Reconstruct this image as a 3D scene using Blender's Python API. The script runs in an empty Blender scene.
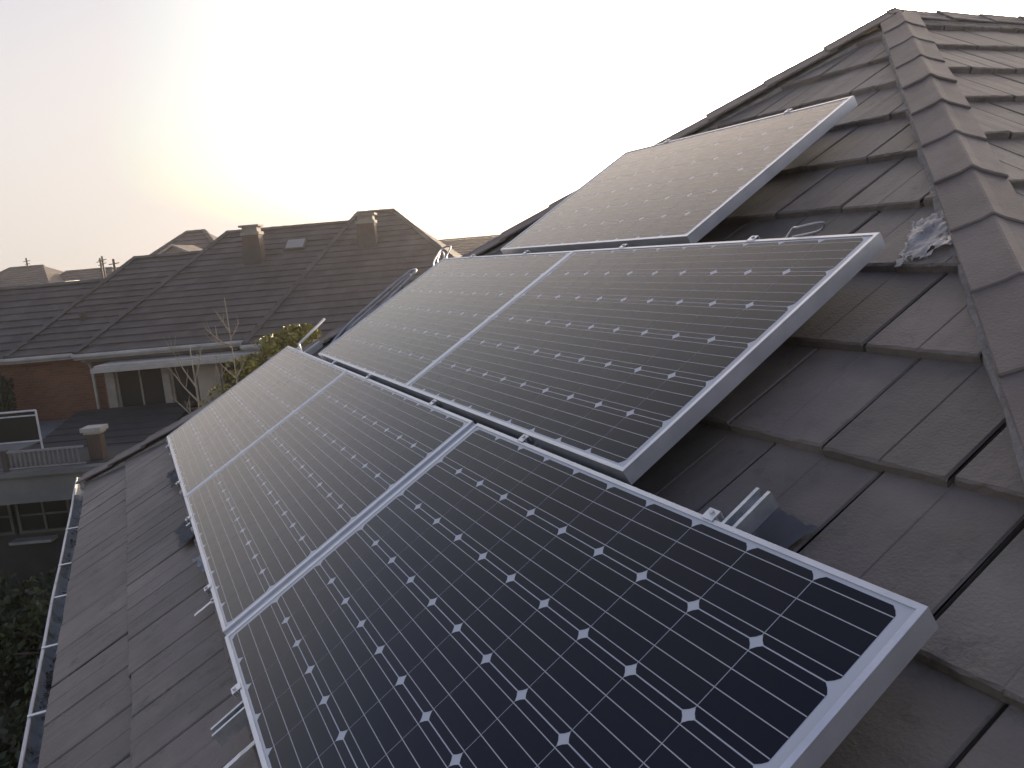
import bpy, bmesh, math, random
from mathutils import Vector, Matrix
random.seed(7)
R = math.radians
scene = bpy.context.scene
C = scene.collection

# ------------------------------------------------------------------ camera
cd = bpy.data.cameras.new("camera"); cam = bpy.data.objects.new("camera", cd); C.objects.link(cam)
cd.sensor_width = 36; cd.lens = 816.1/1024*36; cd.clip_start = 0.02; cd.clip_end = 6000
TH = R(30)
PM = Matrix(((1,0,0),(0,math.cos(TH),-math.sin(TH)),(0,math.sin(TH),math.cos(TH))))      # array plane -> world
CR = Matrix(((0.4297,0.7359,-0.5232),(0.1171,-0.6200,-0.7758),(-0.8953,0.2721,-0.3526)))  # rows: right, down, forward
rx = (PM @ Vector(CR[0])).normalized(); fw = (PM @ Vector(CR[2])).normalized()
up = rx.cross(fw).normalized()
m = Matrix((rx, up, -fw)).transposed().to_4x4(); m.translation = PM @ Vector((2.4479, 0.4286, 0.9748))
cam.matrix_world = m
scene.camera = cam

# ------------------------------------------------------------------ light
SUN = Vector((-0.621, 0.764, 0.173)).normalized()
w = bpy.data.worlds.new("World"); scene.world = w; w.use_nodes = True
nt = w.node_tree; nt.nodes.clear()
out = nt.nodes.new('ShaderNodeOutputWorld'); bg = nt.nodes.new('ShaderNodeBackground')
sky = nt.nodes.new('ShaderNodeTexSky'); sky.sky_type = 'NISHITA'; sky.sun_disc = False
sky.sun_elevation = math.asin(SUN.z); sky.sun_rotation = math.atan2(SUN.x, SUN.y)
sky.altitude = 20; sky.air_density = 1.0; sky.dust_density = 4.0; sky.ozone_density = 1.5
bg.inputs['Strength'].default_value = 0.10
hs = nt.nodes.new('ShaderNodeHueSaturation'); hs.inputs['Saturation'].default_value = 0.52
nt.links.new(sky.outputs[0], hs.inputs['Color'])
# hazy evening air: a pale band that fades upwards, wherever it is brighter than the clear sky
wt = nt.nodes.new('ShaderNodeTexCoord'); sx = nt.nodes.new('ShaderNodeSeparateXYZ'); nt.links.new(wt.outputs['Generated'], sx.inputs[0])
hz = nt.nodes.new('ShaderNodeValToRGB'); nt.links.new(sx.outputs['Z'], hz.inputs['Fac'])
hz.color_ramp.interpolation = 'B_SPLINE'
HZ = [(0.0,(.79,.72,.66)),(.12,(.87,.81,.76)),(.30,(.78,.77,.82)),(.44,(.19,.33,.54)),(.7,(.095,.20,.43)),(1.0,(.065,.16,.39))]
e0 = hz.color_ramp.elements; e0[0].position = 0; e0[1].position = 1.0
for p_, c_ in HZ[1:-1]: e0.new(p_)
for e_, (p_, c_) in zip(sorted(e0, key=lambda q: q.position), HZ): e_.color = (*c_, 1)
hm = nt.nodes.new('ShaderNodeVectorMath'); hm.operation = 'SCALE'; hm.inputs['Scale'].default_value = 4.3
nt.links.new(hz.outputs['Color'], hm.inputs[0])
mxw = nt.nodes.new('ShaderNodeMix'); mxw.data_type = 'RGBA'; mxw.blend_type = 'LIGHTEN'; mxw.inputs['Factor'].default_value = 1
nt.links.new(hs.outputs['Color'], mxw.inputs[6]); nt.links.new(hm.outputs[0], mxw.inputs[7])
# warm aureole of the low sun in the hazy air
nrm_ = nt.nodes.new('ShaderNodeVectorMath'); nrm_.operation = 'NORMALIZE'; nt.links.new(wt.outputs['Generated'], nrm_.inputs[0])
dt = nt.nodes.new('ShaderNodeVectorMath'); dt.operation = 'DOT_PRODUCT'; dt.inputs[1].default_value = SUN; nt.links.new(nrm_.outputs[0], dt.inputs[0])
mxp = nt.nodes.new('ShaderNodeMath'); mxp.operation = 'MAXIMUM'; mxp.inputs[1].default_value = 0; nt.links.new(dt.outputs['Value'], mxp.inputs[0])
last = mxw.outputs[2]
for ex_, st_, cl_ in ((7, 9.0, (1,.70,.48)), (60, 26.0, (1,.68,.40)), (900, 260.0, (1,.74,.46))):
    pw = nt.nodes.new('ShaderNodeMath'); pw.operation = 'POWER'; pw.inputs[1].default_value = ex_; nt.links.new(mxp.outputs[0], pw.inputs[0])
    sc = nt.nodes.new('ShaderNodeVectorMath'); sc.operation = 'SCALE'; sc.inputs[0].default_value = Vector(cl_)*st_; nt.links.new(pw.outputs[0], sc.inputs['Scale'])
    ad = nt.nodes.new('ShaderNodeVectorMath'); ad.operation = 'ADD'; nt.links.new(last, ad.inputs[0]); nt.links.new(sc.outputs[0], ad.inputs[1]); last = ad.outputs[0]
nt.links.new(last, bg.inputs[0]); nt.links.new(bg.outputs[0], out.inputs[0])
sd = bpy.data.lights.new("sun", 'SUN'); so = bpy.data.objects.new("sun", sd); C.objects.link(so)
sd.energy = 2.5; sd.angle = R(0.6); sd.color = (1.0, 0.80, 0.58)
so.rotation_euler = SUN.to_track_quat('Z', 'Y').to_euler(); so.location = SUN*50
vs = scene.view_settings; vs.view_transform = 'Standard'; vs.look = 'None'; vs.gamma = 1; vs.exposure = 1.2
vs.use_curve_mapping = False

# ------------------------------------------------------------------ materials
def principled(name):
    mt = bpy.data.materials.new(name); mt.use_nodes = True
    return mt, mt.node_tree, mt.node_tree.nodes['Principled BSDF']
def noisy(name, c1, c2, scale=8, rough=0.7, metal=0.0, bump=0.0, bscale=60, island=0.0, spec=0.5, detail=6, patch=None, rvar=0.0):
    mt, t, p = principled(name); N = t.nodes; L = t.links
    tc = N.new('ShaderNodeTexCoord'); nz = N.new('ShaderNodeTexNoise')
    nz.inputs['Scale'].default_value = scale; nz.inputs['Detail'].default_value = detail; nz.inputs['Roughness'].default_value = .62
    L.new(tc.outputs['Object'], nz.inputs['Vector'])
    cr = N.new('ShaderNodeValToRGB'); cr.color_ramp.elements[0].position = .3; cr.color_ramp.elements[1].position = .7
    cr.color_ramp.elements[0].color = (*c1, 1); cr.color_ramp.elements[1].color = (*c2, 1)
    L.new(nz.outputs['Fac'], cr.inputs['Fac']); col = cr.outputs['Color']
    if island:
        g = N.new('ShaderNodeNewGeometry'); mr = N.new('ShaderNodeMapRange')
        mr.inputs['To Min'].default_value = 1-island; mr.inputs['To Max'].default_value = 1+island
        L.new(g.outputs['Random Per Island'], mr.inputs['Value'])
        vm = N.new('ShaderNodeVectorMath'); vm.operation = 'SCALE'
        L.new(col, vm.inputs[0]); L.new(mr.outputs[0], vm.inputs['Scale']); col = vm.outputs[0]
    if patch:
        n2 = N.new('ShaderNodeTexNoise'); n2.inputs['Scale'].default_value = patch[0]; n2.inputs['Detail'].default_value = 8
        n2.inputs['Roughness'].default_value = .7
        L.new(tc.outputs['Object'], n2.inputs['Vector'])
        r2 = N.new('ShaderNodeValToRGB'); r2.color_ramp.elements[0].position = patch[1]; r2.color_ramp.elements[1].position = patch[2]
        L.new(n2.outputs['Fac'], r2.inputs['Fac'])
        mx = N.new('ShaderNodeMix'); mx.data_type = 'RGBA'
        L.new(r2.outputs['Color'], mx.inputs['Factor']); L.new(col, mx.inputs[6]); mx.inputs[7].default_value = (*patch[3], 1)
        col = mx.outputs[2]
    L.new(col, p.inputs['Base Color'])
    p.inputs['Roughness'].default_value = rough; p.inputs['Metallic'].default_value = metal
    p.inputs['Specular IOR Level'].default_value = spec
    if rvar:
        mr2 = N.new('ShaderNodeMapRange'); mr2.inputs['To Min'].default_value = rough-rvar; mr2.inputs['To Max'].default_value = rough+rvar
        L.new(nz.outputs['Fac'], mr2.inputs['Value']); L.new(mr2.outputs[0], p.inputs['Roughness'])
    if bump:
        nb = N.new('ShaderNodeTexNoise'); nb.inputs['Scale'].default_value = bscale; nb.inputs['Detail'].default_value = 8
        L.new(tc.outputs['Object'], nb.inputs['Vector'])
        b = N.new('ShaderNodeBump'); b.inputs['Strength'].default_value = bump; b.inputs['Distance'].default_value = .01
        L.new(nb.outputs['Fac'], b.inputs['Height']); L.new(b.outputs[0], p.inputs['Normal'])
    return mt
M = {}
M['tile'] = noisy('roof_tile', (.118,.102,.088), (.215,.186,.162), 4, .62, bump=.32, bscale=130, island=.21, spec=.6, patch=(9,.56,.72,(.085,.078,.064)), rvar=.08)
M['cap'] = noisy('hip_cap_tile', (.125,.104,.094), (.195,.166,.150), 6, .66, bump=.28, bscale=120, island=.10, spec=.55)
M['tile_far'] = noisy('neighbour_tile', (.080,.074,.072), (.130,.118,.112), 1.3, .85, bump=.3, bscale=20, island=.10, spec=.3, patch=(.6,.55,.75,(.085,.09,.085)))
M['tile_dist'] = noisy('distant_tile', (.10,.085,.075), (.15,.13,.115), .6, .85, island=.08)
M['alu'] = noisy('anodised_aluminium', (.62,.64,.68), (.74,.76,.80), 12, .36, metal=.75, bump=.06, bscale=200, rvar=.06)
M['rail'] = noisy('galvanised_rail', (.50,.53,.56), (.72,.75,.78), 30, .38, metal=.85, bump=.1, bscale=120)
M['bolt'] = noisy('steel_bolt', (.45,.45,.46), (.65,.65,.66), 30, .35, metal=1)
M['cable'] = noisy('grey_conduit', (.30,.31,.33), (.50,.51,.53), 9, .35, metal=.4)
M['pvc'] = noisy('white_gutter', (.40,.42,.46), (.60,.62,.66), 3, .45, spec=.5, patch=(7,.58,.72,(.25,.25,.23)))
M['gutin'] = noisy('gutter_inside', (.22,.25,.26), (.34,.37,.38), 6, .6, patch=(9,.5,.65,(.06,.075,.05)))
M['fascia'] = noisy('pale_fascia', (.17,.18,.19), (.25,.26,.27), 2, .6)
M['white'] = noisy('weathered_white_paint', (.28,.28,.275), (.42,.41,.39), 3, .5)
M['grey'] = noisy('grey_render', (.10,.11,.12), (.17,.18,.185), 1.5, .8, bump=.3, bscale=20)
M['darkroof'] = noisy('dark_slate', (.016,.020,.021), (.034,.038,.039), 2, .7, bump=.4, bscale=15)
M['wood'] = noisy('brown_door', (.10,.045,.03), (.17,.08,.05), 4, .6)
M['pillar'] = noisy('brown_pillar', (.06,.045,.038), (.10,.075,.062), 4, .85)
M['chim'] = noisy('chimney_render', (.075,.055,.048), (.12,.088,.075), 4, .85)
M['lead'] = noisy('dark_flashing', (.045,.042,.042), (.075,.07,.068), 4, .6)
M['stone'] = noisy('pale_cap', (.19,.18,.165), (.29,.275,.25), 4, .8)
M['render'] = noisy('house_render', (.28,.26,.23), (.38,.35,.31), 2, .85, bump=.2, bscale=30)
M['bark'] = noisy('pale_bark', (.22,.20,.16), (.36,.33,.27), 20, .85)
M['bark_dark'] = noisy('dark_bark', (.06,.05,.04), (.12,.10,.08), 12, .9)
M['leaf_y'] = noisy('yellow_leaf', (.13,.14,.02), (.26,.24,.04), 5, .55, island=.35)
M['leaf'] = noisy('green_leaf', (.012,.024,.008), (.032,.05,.016), 2, .6, island=.45)
M['grass'] = noisy('lawn', (.010,.017,.006), (.026,.034,.014), .35, .9, bump=.5, bscale=8, patch=(.08,.5,.62,(.08,.07,.055)))
M['soil'] = noisy('underlay', (.03,.028,.026), (.05,.046,.042), 6, .9)
M['mortar'] = noisy('mortar', (.20,.19,.18), (.34,.32,.30), 25, .9, bump=.7, bscale=60)
M['frame_dark'] = noisy('dark_frame', (.05,.055,.05), (.09,.095,.088), 3, .6)
M['skyglass'] = noisy('skylight_glass', (.22,.21,.21), (.28,.27,.27), 1, .35)
def glass_mat():
    mt, t, p = principled('window_glass'); p.inputs['Base Color'].default_value = (.02,.024,.024,1)
    p.inputs['Roughness'].default_value = .06; p.inputs['Specular IOR Level'].default_value = .6
    nb = t.nodes.new('ShaderNodeTexNoise'); nb.inputs['Scale'].default_value = 2
    tc = t.nodes.new('ShaderNodeTexCoord'); t.links.new(tc.outputs['Object'], nb.inputs['Vector'])
    b = t.nodes.new('ShaderNodeBump'); b.inputs['Strength'].default_value = .05; t.links.new(nb.outputs['Fac'], b.inputs['Height'])
    t.links.new(b.outputs[0], p.inputs['Normal']); return mt
M['glass'] = glass_mat()
def brick_mat():
    mt, t, p = principled('red_brick'); N = t.nodes; L = t.links
    tc = N.new('ShaderNodeTexCoord'); mp = N.new('ShaderNodeMapping'); L.new(tc.outputs['Object'], mp.inputs[0])
    mp.inputs['Rotation'].default_value = (R(90), 0, 0)
    br = N.new('ShaderNodeTexBrick'); L.new(mp.outputs[0], br.inputs['Vector'])
    br.inputs['Color1'].default_value = (.19,.078,.04,1); br.inputs['Color2'].default_value = (.13,.052,.03,1)
    br.inputs['Mortar'].default_value = (.14,.11,.09,1); br.inputs['Scale'].default_value = 1
    br.inputs['Brick Width'].default_value = .22; br.inputs['Row Height'].default_value = .075; br.inputs['Mortar Size'].default_value = .008
    L.new(br.outputs['Color'], p.inputs['Base Color']); p.inputs['Roughness'].default_value = .85; return mt
M['brick'] = brick_mat()
# --- photovoltaic laminate: three materials under the same textured glass
def pv(name, c1, c2, dirt=.0):
    mt, t, p = principled(name); N = t.nodes; L = t.links
    tc = N.new('ShaderNodeTexCoord'); nz = N.new('ShaderNodeTexNoise'); nz.inputs['Scale'].default_value = 1.4; nz.inputs['Detail'].default_value = 5
    L.new(tc.outputs['Object'], nz.inputs['Vector'])
    g = N.new('ShaderNodeNewGeometry'); ad = N.new('ShaderNodeMath'); ad.operation = 'ADD'
    mu = N.new('ShaderNodeMath'); mu.operation = 'MULTIPLY'; mu.inputs[1].default_value = .25
    L.new(g.outputs['Random Per Island'], mu.inputs[0]); L.new(mu.outputs[0], ad.inputs[0]); L.new(nz.outputs['Fac'], ad.inputs[1])
    cr = N.new('ShaderNodeValToRGB'); cr.color_ramp.elements[0].position = .4; cr.color_ramp.elements[1].position = .85
    cr.color_ramp.elements[0].color = (*c1, 1); cr.color_ramp.elements[1].color = (*c2, 1)
    L.new(ad.outputs[0], cr.inputs['Fac']); L.new(cr.outputs[0], p.inputs['Base Color'])
    p.inputs['Roughness'].default_value = .45; p.inputs['Specular IOR Level'].default_value = .0
    p.inputs['Coat Weight'].default_value = 1.0; p.inputs['Coat IOR'].default_value = 1.34
    p.inputs['Sheen Weight'].default_value = 1.0; p.inputs['Sheen Roughness'].default_value = .20; p.inputs['Sheen Tint'].default_value = (1,.97,.93,1)
    # dust film: roughness varies
    n2 = N.new('ShaderNodeTexNoise'); n2.inputs['Scale'].default_value = 3.5; n2.inputs['Detail'].default_value = 9; n2.inputs['Roughness'].default_value = .7
    L.new(tc.outputs['Object'], n2.inputs['Vector'])
    mr = N.new('ShaderNodeMapRange'); mr.inputs['From Min'].default_value = .3; mr.inputs['From Max'].default_value = .7
    mr.inputs['To Min'].default_value = .12; mr.inputs['To Max'].default_value = .20
    mr3 = N.new('ShaderNodeMapRange'); mr3.inputs['From Min'].default_value = .35; mr3.inputs['From Max'].default_value = .65; mr3.inputs['To Min'].default_value = .78; mr3.inputs['To Max'].default_value = 1.0
    L.new(n2.outputs['Fac'], mr3.inputs['Value']); L.new(mr3.outputs[0], p.inputs['Sheen Weight'])
    L.new(n2.outputs['Fac'], mr.inputs['Value']); L.new(mr.outputs[0], p.inputs['Coat Roughness'])
    return mt
M['cell'] = pv('silicon_cell', (.006,.008,.016), (.012,.012,.020))
M['sheet'] = pv('white_backsheet', (.50,.53,.58), (.58,.60,.64))
M['bus'] = pv('silver_busbar', (.42,.43,.45), (.50,.51,.53))

# ------------------------------------------------------------------ helpers
def world_of(o): return (world_of(o.parent) @ o.matrix_basis) if o.parent else o.matrix_basis.copy()
def newobj(name, bm, mats, parent=None, smooth=False):
    me = bpy.data.meshes.new(name)
    if parent is not None: bm.transform(world_of(parent).inverted())
    bm.normal_update(); bm.to_mesh(me); bm.free()
    if not isinstance(mats, (list, tuple)): mats = [mats]
    for x in mats: me.materials.append(x)
    if smooth:
        for p in me.polygons: p.use_smooth = True
    o = bpy.data.objects.new(name, me); C.objects.link(o)
    if parent is not None: o.parent = parent
    return o
def thing(name, label, cat, mat=Matrix(), group=None):
    o = bpy.data.objects.new(name, None); C.objects.link(o); o.empty_display_size = .2
    o.matrix_world = mat; o['label'] = label; o['category'] = cat
    if group: o['group'] = group
    bpy.context.view_layer.update()
    return o
def tag(o, label, cat, group=None):
    o['label'] = label; o['category'] = cat
    if group: o['group'] = group
    return o
I4 = Matrix()
PW = PM.to_4x4()                                            # array plane coordinates -> world
hF = Vector((-.9084,.418,0)); hR = Vector((.418,.9084,0))
NB = Matrix((hR, hF, Vector((0,0,1)))).transposed().to_4x4(); NB.translation = Vector((2.448,-.116,0))  # street frame: a = along, b = away, z
def box(bm, lo, hi, T=I4, mi=0):
    vs = [bm.verts.new(T @ Vector((x,y,z))) for x in (lo[0],hi[0]) for y in (lo[1],hi[1]) for z in (lo[2],hi[2])]
    fs = [(0,1,3,2),(4,6,7,5),(0,4,5,1),(2,3,7,6),(0,2,6,4),(1,5,7,3)]
    for f in fs:
        fc = bm.faces.new([vs[i] for i in f]); fc.material_index = mi
    return vs
def quad(bm, pts, mi=0, T=I4):
    f = bm.faces.new([bm.verts.new(T @ Vector(p)) for p in pts]); f.material_index = mi; return f
def tube(bm, pts, rad, seg=7, T=I4, cap=True):
    pts = [T @ Vector(p) for p in pts]; n = len(pts); rings = []
    if not isinstance(rad, (list, tuple)): rad = [rad]*n
    a = None
    for i, p in enumerate(pts):
        d = (pts[min(i+1,n-1)] - pts[max(i-1,0)]).normalized()
        if a is None: a = d.orthogonal().normalized()
        a = (a - d*a.dot(d)).normalized(); b = d.cross(a)
        rings.append([bm.verts.new(p + (a*math.cos(k*2*math.pi/seg) + b*math.sin(k*2*math.pi/seg))*rad[i]) for k in range(seg)])
    for i in range(n-1):
        for k in range(seg):
            bm.faces.new((rings[i][k], rings[i][(k+1)%seg], rings[i+1][(k+1)%seg], rings[i+1][k]))
    if cap: bm.faces.new(rings[0][::-1]); bm.faces.new(rings[-1])
def BM(): return bmesh.new()
def recalc(bm): bmesh.ops.recalc_face_normals(bm, faces=bm.faces)

# ------------------------------------------------------------------ ground
GZ = -6.6
bm = BM(); S = 3000
for i in range(24):
    for j in range(24):
        f = lambda k: math.copysign((abs(k-12)/12)**2.6*S, k-12)
        quad(bm, [(f(i),f(j),GZ),(f(i+1),f(j),GZ),(f(i+1),f(j+1),GZ),(f(i),f(j+1),GZ)])
bmesh.ops.remove_doubles(bm, verts=bm.verts, dist=.001)
g = newobj('ground', bm, M['grass']); g['kind'] = 'structure'

# ------------------------------------------------------------------ our house
NT = -.14                 # tile butt tops, in array plane coordinates
EV = -.785                # eaves
G = .355                  # gauge
APv, APu = 4.56, -.94     # apex on the tile plane
UL = lambda v: -4.206 + .741*v
UR = lambda v: 2.87 - .842*v
APv = (2.87+4.206)/(.741+.842); APu = UR(APv)
def P(u, v, n): return PW @ Vector((u, v, n))

def tile_course_field(bm, O, eu, ev, en, u0, u1, nrows, wid, planes, thick=.026, gap=.0046, rough=True, rng=random, phase=0):
    """interlocking flat tiles: each a slab whose tail rests on the course below, with a shallow false joint in the middle"""
    T = Matrix((eu, ev, en)).transposed().to_4x4(); T.translation = O
    for r in range(nrows):
        v0 = r*G; off = (wid/2 if r % 2 else 0) + phase
        k0 = math.floor((u0-off)/wid)-1; k1 = math.ceil((u1-off)/wid)+1
        for k in range(k0, k1):
            a = k*wid+off+gap; b = a+wid-gap*2
            j = [rng.uniform(-.0022,.0022) for _ in range(4)]; dv = rng.uniform(-.005,.005)
            c = (a+b)/2; gw = .003; gd = .0020
            us = [a, a+.004]
            if rough:
                seg = 5
                L1 = [a+.004+(c-gw-a-.004)*i/seg for i in range(1, seg)]; L2 = [c+gw+(b-.004-c-gw)*i/seg for i in range(1, seg)]
            else: L1 = []; L2 = []
            us += L1 + [c-gw, c, c+gw] + L2 + [b-.004, b]
            rows = []
            for vi, (vv, nn) in enumerate(((v0+dv, -thick), (v0+dv+.002, -.005), (v0+dv+.008, 0.0), (v0+G+.05, -thick*.92-thick*.15))):
                ring = []
                for i, u in enumerate(us):
                    n_ = nn + (j[0] + (j[1]-j[0])*(u-a)/(b-a))*(1 if vi > 0 else .4) + (j[2] if vi == 3 else 0)
                    if vi > 0:
                        if i in (0, len(us)-1): n_ -= .005
                        if abs(u-c) < 1e-6: n_ -= gd
                    v_ = vv
                    if rough and vi < 3: v_ += rng.uniform(-.0022,.0022); n_ += rng.uniform(-.0014,.0014) if vi else rng.uniform(-.003,.003)
                    ring.append(bm.verts.new(T @ Vector((u, v_, n_))))
                rows.append(ring)
            # side skirts
            for x in range(3):
                for i in range(len(us)-1):
                    bm.faces.new((rows[x][i], rows[x][i+1], rows[x+1][i+1], rows[x+1][i]))
            lo = [bm.verts.new(T @ Vector((u, v_, -thick*1.9))) for u in (a, b) for v_ in (v0+dv+.002, v0+G+.05)]
            bm.faces.new((rows[0][0], rows[3][0], lo[1], lo[0])) if False else None
            bm.faces.new((rows[1][0], rows[3][0], lo[1], lo[0])); bm.faces.new((rows[1][-1], lo[2], lo[3], rows[3][-1]))
    for co, no in planes:
        bmesh.ops.bisect_plane(bm, geom=bm.verts[:]+bm.edges[:]+bm.faces[:], plane_co=co, plane_no=no, clear_outer=True)

house = thing('tiled_house', 'house whose brown-grey concrete tiled hip roof carries the solar panels', 'house', Matrix.Translation((APu, 6, GZ)))
nA = PM @ Vector((0,0,1)); evA = PM @ Vector((0,1,0)); eX = Vector((1,0,0)); eY = Vector((0,1,0))
hipR = (P(UR(1),1,NT)-P(UR(0),0,NT)).normalized(); hipL = (P(UL(1),1,NT)-P(UL(0),0,NT)).normalized()
cR = P(UR(0),0,NT); cL = P(UL(0),0,NT)
vertR = hipR.cross(Vector((0,0,1))).normalized()
if vertR.x < 0: vertR = -vertR
vertL = hipL.cross(Vector((0,0,1))).normalized()
if vertL.x > 0: vertL = -vertL
bm = BM()
tile_course_field(bm, P(0,EV,NT), eX, evA, nA, UL(EV), UR(EV), 16, .3155, [(cR, vertR), (cL, vertL)], phase=.179)
newobj('front_roof_slope', bm, M['tile'], house)
# right-hand slope (faces +X)
evB = (Vector((hipR.x, 0, hipR.z))).normalized()            # up the right slope, at right angles to Y
nB = eY.cross(evB); nB = nB if nB.z > 0 else -nB
oB = P(UR(EV), EV, NT)
bm = BM()
tile_course_field(bm, oB, eY, evB, nB, 0, 11, 16, .3155, [(cR, -vertR), (Vector((0,11,0)), eY), (P(APu,APv,NT)+Vector((.01,0,0)), -eX)], rng=random)
newobj('side_roof_slope', bm, M['tile'], house)
# left slope (faces -X, seen only from elsewhere) as plain courses
evC = (Vector((hipL.x, 0, hipL.z))).normalized(); nC = eY.cross(evC); nC = nC if nC.z > 0 else -nC
oC = P(UL(EV), EV, NT); bm = BM()
slC = (P(APu,APv,NT).z-oC.z)/evC.z
T = Matrix((eY, evC, nC)).transposed().to_4x4(); T.translation = oC
r = 0
while r*G < slC:
    v0 = r*G; v1 = min(v0+G, slC)
    quad(bm, [(0,v0,0),(11,v0,0),(11,v1,-.025),(0,v1,-.025)], 0, T); quad(bm, [(0,v0,0),(11,v0,0),(11,v0,-.026),(0,v0,-.026)], 0, T); r += 1
bmesh.ops.bisect_plane(bm, geom=bm.verts[:]+bm.edges[:]+bm.faces[:], plane_co=cL, plane_no=-vertL, clear_outer=True)
newobj('back_roof_slope', bm, M['tile'], house)
# underlay
bm = BM(); dn = -.062
apx = P(APu, APv, NT+dn); 
quad(bm, [P(UL(EV+.06),EV+.06,NT+dn), P(UR(EV+.06),EV+.06,NT+dn), apx, apx+Vector((0,.01,0))])
quad(bm, [P(UR(EV+.06),EV+.06,NT+dn), P(UR(EV+.06),EV+.06,NT+dn)+eY*11, apx+eY*(11-4.5), apx])
quad(bm, [P(UL(EV+.06),EV+.06,NT+dn), apx, apx+eY*(11-4.5), P(UL(EV+.06),EV+.06,NT+dn)+eY*11])
newobj('roof_underlay', bm, M['soil'], house)
# hip and ridge caps : overlapping V tiles
def caps(name, A, D, n1, n2, length, step, wing, parent, lift=.05, matl=None, th=.014, phase=0.0):
    """A start on crest line, D direction up the line, n1/n2 slope normals either side"""
    bm = BM(); s = phase
    w1 = D.cross(n1).normalized(); w2 = D.cross(n2).normalized()
    if w1.z > 0: w1 = -w1
    if w2.z > 0: w2 = -w2
    cr_n = (n1+n2).normalized()
    while s < length:
        a = s; b = min(s+step+.045, length+.03)
        sec = []
        for (q, rise) in ((a, .007), (b, -.004)):
            jt = random.uniform(-.004,.004)
            c = A + D*q + cr_n*(rise+jt)
            rr = .016
            ptsr = [c + w1*wing, c + w1*.03 + n1*.001, c + cr_n*.007, c + w2*.03 + n2*.001, c + w2*wing]
            inner = [p - n1*th for p in ptsr[:2]] + [c - cr_n*th] + [p - n2*th for p in ptsr[3:]]
            sec.append((ptsr, inner))
        (o0, i0), (o1, i1) = sec
        V = [[bm.verts.new(p) for p in L_] for L_ in (o0, i0, o1, i1)]
        for k in range(4):
            bm.faces.new((V[0][k], V[0][k+1], V[2][k+1], V[2][k])); bm.faces.new((V[0][k], V[1][k], V[1][k+1], V[0][k+1]))
            bm.faces.new((V[2][k], V[2][k+1], V[3][k+1], V[3][k])); bm.faces.new((V[1][k], V[3][k], V[3][k+1], V[1][k+1]))
        for k in (0, 4): bm.faces.new((V[0][k], V[2][k], V[3][k], V[1][k]))
        s += step
    recalc(bm)
    bmesh.ops.bevel(bm, geom=[e for e in bm.edges if e.calc_face_angle(0) > .6], offset=.004, segments=1, affect='EDGES')
    return newobj(name, bm, matl or M['cap'], parent)
zup = Vector((0,0,1))
def hip(parent, name, foot, top, n1, n2, wing=.108, step=.36, lift=.040, matl=None, phase=0.0, th=.014):
    d = (top-foot); L = d.length; d.normalize()
    return caps(name, foot + zup*lift, d, n1, n2, L, step, wing, parent, matl=matl, phase=phase, th=th)
APX = P(APu, APv, NT)
hip(house, 'hip_cap', P(UR(EV),EV,NT), APX - hipR*.10, nA, nB, phase=-.05, )
hip(house, 'hip_cap', P(UL(EV),EV,NT), APX - hipL*.04, nA, nC, wing=.13)
hip(house, 'ridge_cap', APX - eY*.05, APX+eY*6.5, nB, nC, lift=.018, wing=.12)
bm = BM(); box(bm, (APX.x-.11, APX.y+.05, APX.z-.22), (APX.x+.11, APX.y+6.5, APX.z-.058)); box(bm, (APX.x-.06, APX.y+.02, APX.z-.057), (APX.x+.06, APX.y+6.5, APX.z-.012)); newobj('ridge_bedding', bm, M['mortar'], house)
# mortar bedding under right hip cap
for nm, UU, sgn in (('mortar_bedding', UR, -1), ('mortar_bedding', UL, 1)):
    bm = BM(); v = EV
    prev = None
    while v < APv-.1:
        u = UU(v); jj = random.uniform(-.008,.008)
        a_ = [P(u+sgn*(.112+jj), v-.045, NT-.03), P(u+sgn*(.102+jj), v-.045, NT-.002), P(u, v-.02, NT+.01)]
        cur = [bm.verts.new(p) for p in a_]
        if prev:
            for k in range(2): bm.faces.new((prev[k], prev[k+1], cur[k+1], cur[k]))
        prev = cur; v += .06
    newobj(nm, bm, M['mortar'], house)
# walls, soffit, fascia
xl, xr = P(UL(EV),EV,NT).x, P(UR(EV),EV,NT).x
ey = P(0,EV,NT).y; ez = P(0,EV,NT).z
bm = BM(); box(bm, (xl+.5, ey+.55, GZ), (xr-.5, 10.8, ez-.25)); newobj('wall', bm, M['render'], house)
bm = BM(); box(bm, (xl+.06, ey+.045, ez-.25), (xr-.06, ey+.07, ez-.06))
box(bm, (xl+.06, ey+.07, ez-.25), (xr-.06, ey+.56, ez-.235)); newobj('fascia_board', bm, M['fascia'], house)
# gutter along front eaves (ends short of the far corner)
gu = thing('roof_gutter', 'pale open half-round gutter along the eaves at lower left below the panels', 'gutter', Matrix.Translation((-.8, -.64, -.6)))
gx0, gx1 = -5.13, xr+.1
prof = []
for k in range(13):
    t = math.pi*k/12; prof.append((-.632 - .058*math.cos(t), -.562 - .068*math.sin(t)))
bm = BM()
outp = prof; inn = [(-.632 - .055*math.cos(math.pi*k/12), -.562 - .065*math.sin(math.pi*k/12)) for k in range(13)]
segs = [gx0 + (gx1-gx0)*i/30 for i in range(31)]
def sk(x): return .013*(x+5)/4.4
def sag(x): return .006*math.sin(x*2.1) + .004*math.sin(x*5.3+1)
ro = [[bm.verts.new((x, y+sk(x), z+sag(x))) for (y, z) in outp] for x in segs]; ri = [[bm.verts.new((x, y+sk(x), z+sag(x))) for (y, z) in inn] for x in segs]
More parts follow.
